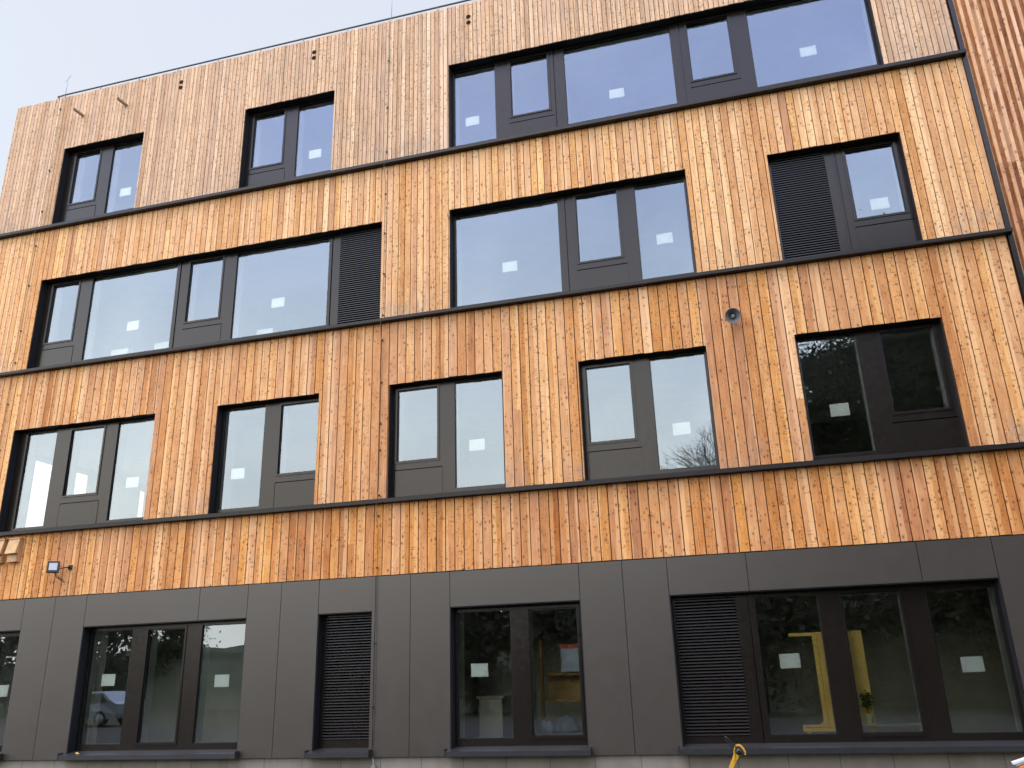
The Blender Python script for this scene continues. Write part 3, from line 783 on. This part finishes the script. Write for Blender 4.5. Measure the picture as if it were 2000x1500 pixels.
sh = thing('timber_shelf', 'yellow timber shelf standing behind the two-part ground-floor window', 'shelf', (-3.1, 1.0, .4))
mb = MB()
for xx in (-3.46, -2.60): mb.box(xx, xx+.05, .9, .96, .40, 2.18)
mb.build('upright', M['darklumber'], sh)
mb = MB()
for zz in (.62, .70, 1.18, 1.60): mb.box(-3.47, -2.5, .965, 1.3, zz, zz+.045)
mb.box(-3.40, -2.6, 1.2, 1.25, 1.23, 1.595); mb.build('shelf_board', M['darklumber'], sh)
wb = thing('whiteboard', 'pale board with a red top strip above the timber shelf', 'board', (-2.9, .88, 1.66))
mb = MB(); mb.box(-3.08, -2.66, .87, .895, 1.655, 2.02); mb.build('panel', M['board'], wb)
mb = MB(); mb.box(-3.09, -2.65, .865, .896, 2.022, 2.09); mb.build('top_strip', M['red'], wb)
def blob(name, c, r, mat, lab, seed):
    me = bpy.data.meshes.new(name); bm = bmesh.new(); bmesh.ops.create_icosphere(bm, subdivisions=4, radius=1)
    for v in bm.verts:
        n = noise.noise(v.co*1.7+Vector((seed,0,0)))*.28+noise.noise(v.co*4+Vector((0,seed,0)))*.10
        q = v.co*(1+n); v.co = Vector((c[0]+q.x*r[0], c[1]+q.y*r[1], c[2]+max(q.z, -.6)*r[2]))
    for f in bm.faces: f.smooth = True
    bm.to_mesh(me); bm.free(); me.materials.append(mat)
    o = bpy.data.objects.new(name, me); COL.objects.link(o); tag(o, lab, 'sack', 'sacks behind the two-part window'); return o
blob('sack', (-3.36, .74, .80), (.15,.11,.14), M['board'], 'pale grey sack at the foot of the timber shelf', 1.3)
blob('sack', (-3.0, .74, .82), (.20,.11,.16), M['sack'], 'blue-grey crumpled sack beside the pale one before the shelf', 5.7)
mb = MB(); mb.box(-4.55, -4.15, .95, 1.5, .4, 1.26); mb.box(-4.60, -4.10, .92, 1.53, 1.262, 1.30); o = mb.build('cabinet', M['roomdark']); tag(o, 'low grey cabinet behind the left pane of the two-part window', 'cabinet')

# ------------------------------------------------------------------ foreground bits at the lower edge
lv = thing('yellow_lever', 'yellow steel lever with a hooked head and black loop in front of the long sill', 'lever', (-.53, -1.5, 0))
def onplane(X, Z, y): s = (13.6+y)/13.6; return Vector((X*s, y, 1.6+(Z-1.6)*s))
y = -1.5
mb = MB()
def strip(cl, widths, th, y):
    prev = None
    for (X, Z), wd, i in zip(cl, widths, range(99)):
        a = cl[max(i-1,0)]; c2 = cl[min(i+1,len(cl)-1)]
        t = Vector((c2[0]-a[0], c2[1]-a[1])).normalized(); nn = Vector((-t.y, t.x))*wd/2
        p1 = onplane(X+nn.x, Z+nn.y, y); p2 = onplane(X-nn.x, Z-nn.y, y)
        q1, q2 = p1+Vector((0,th,0)), p2+Vector((0,th,0))
        if prev:
            o1, o2, r1, r2 = prev
            mb.quad(o1, o2, p2, p1); mb.quad(r2, r1, q1, q2); mb.quad(o1, p1, q1, r1); mb.quad(o2, r2, q2, p2)
        else: mb.quad(p1, p2, q2, q1)
        prev = (p1, p2, q1, q2)
    mb.quad(prev[1], prev[0], prev[2], prev[3])
strip([(-.60,-.10),(-.50,.17),(-.455,.27),(-.40,.37),(-.355,.445)], [.06,.06,.06,.068,.085], .035, y)
strip([(-.405,.36),(-.395,.43),(-.388,.50),(-.365,.548),(-.32,.563),(-.285,.545),(-.255,.505),(-.238,.465),(-.240,.435)], [.016,.018,.02,.024,.026,.026,.024,.022,.016], .06, y-.012)
mb.build('lever_arm', M['yellow'], lv, bevel=.004)
mb = MB()
A, B = Vector((-.33,.475)), Vector((-.505,.675)); d = (B-A).normalized(); n2 = Vector((-d.y, d.x))
loop = []
for k in range(24):
    an = 2*math.pi*k/24
    L = (B-A).length/2; cpt = (A+B)/2
    q = cpt + d*math.copysign(min(abs(math.cos(an))*1.25,1), math.cos(an))*L + n2*math.sin(an)*.020
    loop.append(onplane(q.x, q.y, y-.02+.03*math.sin(an)))
mb.tube(loop+[loop[0], loop[1]], .0085, 8, caps=False); mb.build('loop_handle', M['black'], lv)
mb = MB(); pc = onplane(-.325, .475, y-.03); mb.lathe(pc, (0,-1,0), [(-.01,.036),(.012,.042),(.03,.034),(.038,.015)], 18); mb.build('pivot_knob', M['black'], lv)

bar = thing('traffic_barrier', 'orange barrier with a white top rail at the lower right corner', 'barrier', (3.3, -.45, 0))
yb = -.45
p = onplane(3.215, .318, yb); q = onplane(3.80, .50, yb); dv = (q-p).normalized()
an = math.atan2(dv.z, dv.x)
mid = p+dv*.15
up = Vector((-math.sin(an), 0, math.cos(an)))
mb = MB(); mb.obox(mid-up*.018, (.30, .09, .036), (0, -an, 0)); mb.obox(mid-up*.045+dv*.012, (.28, .06, .03), (0, -an, 0)); mb.build('top_rail', M['white'], bar, bevel=.006)
mb = MB(); mb.obox(mid-up*.18+dv*.03, (.27, .05, .23), (0, -an, 0)); mb.build('body', M['orange'], bar, bevel=.02)
mb = MB()
for s_ in (-.09, .11): q_ = mid+dv*s_; mb.box(q_.x-.03, q_.x+.03, yb-.2, yb+.2, -.002, .04); mb.tube([q_-up*.2, Vector((q_.x, yb, .03))], .015, 6)
mb.build('foot', M['black'], bar)
# crumb of mortar on the sill
mb = MB(); mb.obox((-11.72, -.05, .553), (.05,.035,.02), (.2,.3,.4)); mb.obox((-11.66, -.07, .547), (.018,.014,.01), (.1,.3,.9)); o = mb.build('mortar_crumb', M['lumber'], bevel=.006); tag(o, 'pale crumb of mortar lying on the sill of the three-part window', 'debris')

# ------------------------------------------------------------------ behind the camera: what the panes mirror
def tree(name, x, y, h, r, base, seed, mat, label, cat, conifer=False, n=2600, ls=.34, group=None, limbs_n=44):
    t = thing(name, label, cat, (x, y, 0), group); rng = random.Random(seed)
    mb = MB(); pts = [(x+rng.uniform(-.2,.2)*k, y+rng.uniform(-.2,.2)*k, h*.92*k/5) for k in range(6)]
    mb.tube(pts, [h*.022*(1-.17*k) for k in range(6)], 8)
    limbs = []
    for k in range(limbs_n):
        f = rng.uniform(base/h+.02, .93); z = h*f; a = rng.uniform(0, 6.28)
        prof = (1-f)*1.1 if conifer else math.sin(math.pi*min(1, max(.12, (f-base/h)/(1-base/h)*.86+.12)))
        L = r*prof*rng.uniform(.75, 1.05)
        tip = Vector((x+math.cos(a)*L, y+math.sin(a)*L, z+(-.1*L if conifer else .45*L)))
        mb.tube([(x, y, z-.2), Vector((x,y,z)).lerp(tip, .5)+Vector((0,0,.15)), tip], [h*.007, h*.004, .015], 5)
        limbs.append((Vector((x,y,z)), tip))
    mb.build('trunk', M['bark'], t)
    mb = MB()
    for k in range(n):
        o, tip = limbs[rng.randrange(len(limbs))]
        inner = k % 4 == 0
        f = rng.uniform(.05, .75) if inner else rng.uniform(.25, 1.08)**.7
        sp_ = r*(.13 if inner else .17)
        c = o.lerp(tip, f)+Vector((rng.gauss(0,1), rng.gauss(0,1), rng.gauss(0,.8)))*sp_
        u = Vector((rng.gauss(0,1), rng.gauss(0,1), rng.gauss(0,.7))).normalized(); v = u.orthogonal().normalized(); v.rotate(Matrix.Rotation(rng.uniform(0,6.28), 3, u))
        s = ls*rng.uniform(.5, 1.2)*(2.6 if inner else 1.)
        mb.poly([c-u*s, c-u*s*.2+v*s*.45, c+u*s, c+u*s*.1-v*s*.4])
    mb.build('crown', mat, t)
tree('evergreen_tree', 7.9, -24, 20.5, 5.6, 1.0, 1, M['needle'], 'dense dark evergreen mirrored in the right-hand first-floor window', 'tree', False, 52000, .105, limbs_n=90)
tree('evergreen_tree', 15.5, -23, 21, 6.2, 1.0, 2, M['needle'], 'tallest dark evergreen behind the viewer, farthest right', 'tree', False, 30000, .15, limbs_n=70)
tree('conifer', 8.6, -28, 22, 5.6, 1.0, 5, M['needle'], 'dark pointed conifer standing behind the two evergreens', 'tree', True, 12000, .2)
tree('evergreen_tree', 4.7, -24.5, 15.4, 3.9, .6, 9, M['needle'], 'lower round evergreen left of the tall mirrored one', 'tree', False, 44000, .10)
bt = thing('bare_tree', 'thin bare-twigged tree mirrored low in the pane left of the dark window', 'tree', (.3, -24, 0))
mb = MB(); mb.tube([(.3,-24,0),(.35,-24,3.2),(.25,-24,7.8)], [.16,.13,.10], 8); mb.build('trunk', M['bark'], bt)
mb = MB(); rng = random.Random(8)
def grow(p, d, L, r, dep):
    mid_ = p+d*L*.5+Vector((rng.gauss(0,1), rng.gauss(0,1), rng.gauss(0,1)))*L*.05; q = p+d*L+Vector((0,0,L*.04))
    mb.tube([p, mid_, q], [r, r*.85, r*.65], 4, caps=False)
    if dep == 0: return
    for k in range(3 if dep > 1 else 4):
        e = (d+Vector((rng.gauss(0,1), rng.gauss(0,1), rng.gauss(.15,.6)))*.52).normalized()
        grow(p.lerp(q, rng.uniform(.45, 1.)), e, L*rng.uniform(.62,.82), r*.62, dep-1)
for k in range(7):
    a_ = 6.28*k/7+rng.uniform(-.3,.3); grow(Vector((.28,-24,5.9+.28*k)), Vector((math.cos(a_)*.55, math.sin(a_)*.55, .85)).normalized(), 2.15, .055, 5)
mb.build('crown', M['bark'], bt)
tree('broadleaf_tree', 21, -22, 15, 5.5, 1.0, 14, M['leaf'], 'broad tree at the far right behind the viewer', 'tree', False, 9000, .2)
k = 0
for (x, y, h, r) in ((-1.5,-24,6.4,3.2),(-5.2,-25,6.0,3.2),(-9,-26,6.6,3.4),(-13,-27,6.0,3.3),(-17.5,-28,5.6,3.2),(2,-22.5,6.5,3.0),(6,-21,6.6,3.0),(10.5,-20,6.8,3.2),(-43.8,-45,8.6,3.0),(-47,-42,10.0,5.0),(-53,-38,9.5,4.6),(-30,-44,5.8,4.0),(-23,-36,5.4,3.4)):
    k += 1
    tree('bush_tree', x, y, h, r, .3, 20+k, M['leafgrey'], ['low bushy tree in the hedge row behind the yard'][0], 'tree', False, 5200, .17, group='hedge trees behind the yard')
# unseen bank added as a dark backdrop, closes sky gaps in the mirrored trees
mb = MB(); xs_ = [-90+2.5*k for k in range(57)]
def bk(x):
    t = min(1, max(0, (x+24)/14)); u = min(1, max(0, (x-1)/8))
    return (-46+14*t, 4.0+1.9*t+3.2*u)
for k in range(len(xs_)-1):
    for j in range(6):
        def pt(x, j):
            y, h = bk(x); f = j/6
            n_ = noise.noise(Vector((x*.35, j*.8, 2.)))
            return (x, y+5-5*f+n_*.5, (h+noise.noise(Vector((x*.5, 7., 0)))*.8)*(f**.8)+n_*.25-.05)
        mb.quad(pt(xs_[k],j), pt(xs_[k+1],j), pt(xs_[k+1],j+1), pt(xs_[k],j+1), smooth=True)
o = mb.build('bank', M['hill']); tag(o, 'dark backdrop bank added behind the yard to close gaps in the mirrored trees', 'bank', kind='structure')
# far hills
def hill(cx, cy, L, H, seed):
    mb = MB(); n = 40; rng = random.Random(seed)
    hs = [H*(.45+.55*math.sin(math.pi*k/n))*(.8+.4*noise.noise(Vector((k*.22, seed, 0)))) for k in range(n+1)]
    for k in range(n):
        xa = cx-L/2+L*k/n; xb = cx-L/2+L*(k+1)/n
        mb.quad((xa,cy+H*2,-5),(xb,cy+H*2,-5),(xb,cy,hs[k+1]),(xa,cy,hs[k]), smooth=True); mb.quad((xa,cy,hs[k]),(xb,cy,hs[k+1]),(xb,cy-H*2,-5),(xa,cy-H*2,-5), smooth=True)
    o = mb.build('hill', M['hill']); tag(o, 'wooded hill ridge mirrored on the horizon', 'hill', kind='structure')
hill(-330, -560, 900, 34, 3)
# silver car mirrored in the ground-floor glass
car = thing('parked_car', 'silver-blue estate car mirrored in the left ground-floor panes', 'car', (-29.5, -20.5, 0))
def carbody(cx, cy):
    prof = [(-2.25,.35),(-2.3,.62),(-2.15,.82),(-1.2,.95),(-.55,1.36),(.2,1.47),(1.3,1.44),(1.95,1.02),(2.2,.92),(2.25,.5),(2.2,.32)]
    mb = MB(); W_ = .86
    up = [(x, z) for x, z in prof]
    def yy(z): return W_ if z < .95 else W_-.32*(z-.95)
    for i in range(len(up)-1):
        (xa, za), (xb, zb) = up[i], up[i+1]
        mb.quad((cx+xa,cy-yy(za),za),(cx+xb,cy-yy(zb),zb),(cx+xb,cy+yy(zb),zb),(cx+xa,cy+yy(za),za), smooth=True)
    for s in (-1, 1):
        low = [(cx+x, cy+s*yy(z), z) for x, z in up]
        mb.poly(low if s < 0 else low[::-1])
    mb.quad((cx-2.25,cy-W_,.35),(cx-2.25,cy+W_,.35),(cx+2.2,cy+W_,.32),(cx+2.2,cy-W_,.32))
    mb.build('body', M['carpaint'], car)
    mb = MB()
    for s in (-1, 1):
        Y = lambda z: cy+s*(yy(z)+.006)
        for q in ([(-.98,.98),(-.05,.98),(-.05,1.38),(-.52,1.32)], [(.03,.98),(1.0,.98),(1.0,1.38),(.03,1.40)], [(1.08,.99),(1.72,1.02),(1.32,1.36),(1.08,1.37)]):
            mb.poly([(cx+x, Y(z), z) for x, z in q])
    mb.quad((cx-1.16,cy-.74,1.0),(cx-.58,cy-.66,1.355),(cx-.58,cy+.66,1.355),(cx-1.16,cy+.74,1.0))
    mb.v = [(a-.012 if False else a, b_, c_) for a, b_, c_ in mb.v]
    mb.build('side_window', M['carglass'], car)
    for wx in (-1.4, 1.4):
        for s in (-1, 1):
            mb = MB(); mb.lathe((cx+wx, cy+s*.70, .32), (0, s, 0), [(-.02,.32),(.17,.32),(.18,.28),(.17,.2)], 20); wh = mb.build('wheel', M['tyre'], car)
            mb = MB(); mb.lathe((cx+wx, cy+s*.70, .32), (0, s, 0), [(.171,.20),(.176,.19),(.178,.05)], 16); mb.build('rim', M['steel'], wh)
carbody(-29.5, -20.5)

# ------------------------------------------------------------------ light, sky, camera
SUN_EL, SUN_AZ = 66, (-.66, -.70)       # direction towards the sun (x, y)
world = bpy.data.worlds.new('World'); scene.world = world; world.use_nodes = True
nt = world.node_tree; nt.nodes.clear(); g = G(nt)
out = g.n('ShaderNodeOutputWorld'); bg = g.n('ShaderNodeBackground')
sky = g.n('ShaderNodeTexSky', sky_type='NISHITA', sun_disc=False)
sky.sun_elevation = R(SUN_EL); sky.sun_rotation = math.atan2(SUN_AZ[0], SUN_AZ[1])
sky.air_density = 1.4; sky.dust_density = 4.0; sky.ozone_density = 1.5
co = g.n('ShaderNodeTexCoord')
sp = g.n('ShaderNodeSeparateXYZ'); g.l(co.outputs['Generated'], sp.inputs[0])
cl = g.noise(co.outputs['Generated'], 1.8, 5, .55, .3)
# thin high cloud: paler behind the roof, brighter and bluer on the sun's side
back = g.ramp(sp.outputs[2], [(0., (3.25,3.3,3.35)), (.35, (3.05,3.12,3.25)), (.75, (2.75,2.85,3.1)), (1., (2.7,2.9,3.4))])
front = g.ramp(sp.outputs[2], [(0., (12.8,12.6,11.8)), (.28, (12.4,13.,13.4)), (.45, (8.4,9.6,12.2)), (.60, (5.4,6.4,10.8)), (1., (3.6,4.6,7.2))])
side_ = g.smooth(sp.outputs[1], -.45, .35, 1., 0.)
front = g.mix(1., front, g.ramp(g.noise(co.outputs['Generated'], 5.5, 5, .6, .5), [(.3, (.86,.87,.90)), (.7, (1.10,1.09,1.07))]), 'MULTIPLY')
veil = g.mix(side_, back, front)
cover = g.smooth(cl, .3, .72, .72, .92)
col = g.mix(cover, sky.outputs[0], veil)
g.l(col, bg.inputs[0]); bg.inputs[1].default_value = .10; g.l(bg.outputs[0], out.inputs[0])

sun = bpy.data.lights.new('sun', 'SUN'); sun.energy = .9; sun.angle = R(38); sun.color = (1, .90, .77)
so = bpy.data.objects.new('sun', sun); COL.objects.link(so)
d = Vector((SUN_AZ[0], SUN_AZ[1], 0)).normalized()*math.cos(R(SUN_EL)); d.z = math.sin(R(SUN_EL))
so.rotation_euler = d.to_track_quat('Z', 'Y').to_euler()

cam = bpy.data.cameras.new('camera'); cam.sensor_width = 36; cam.lens = 36*1632.557/2000; cam.clip_end = 4000; cam.clip_start = .1
co_ = bpy.data.objects.new('camera', cam); COL.objects.link(co_); scene.camera = co_
yaw, pitch, roll = -.255245065, .336754133, -.0321040084
cy, sy, cp, sn = math.cos(yaw), math.sin(yaw), math.cos(pitch), math.sin(pitch)
fwd = Vector((sy*cp, cy*cp, sn)); r0 = Vector((cy, -sy, 0)); u0 = r0.cross(fwd)
rt = r0*math.cos(roll)+u0*math.sin(roll); up = -r0*math.sin(roll)+u0*math.cos(roll)
m = Matrix(((rt.x, up.x, -fwd.x, 0), (rt.y, up.y, -fwd.y, -13.6), (rt.z, up.z, -fwd.z, 1.6), (0,0,0,1)))
co_.matrix_world = m

vs = scene.view_settings; vs.view_transform = 'Standard'; vs.look = 'None'; vs.gamma = 1; vs.use_curve_mapping = False; vs.exposure = 1.5
scene.render.resolution_x = 1024; scene.render.resolution_y = 768
scene.cycles.max_bounces = 8; scene.cycles.transparent_max_bounces = 16
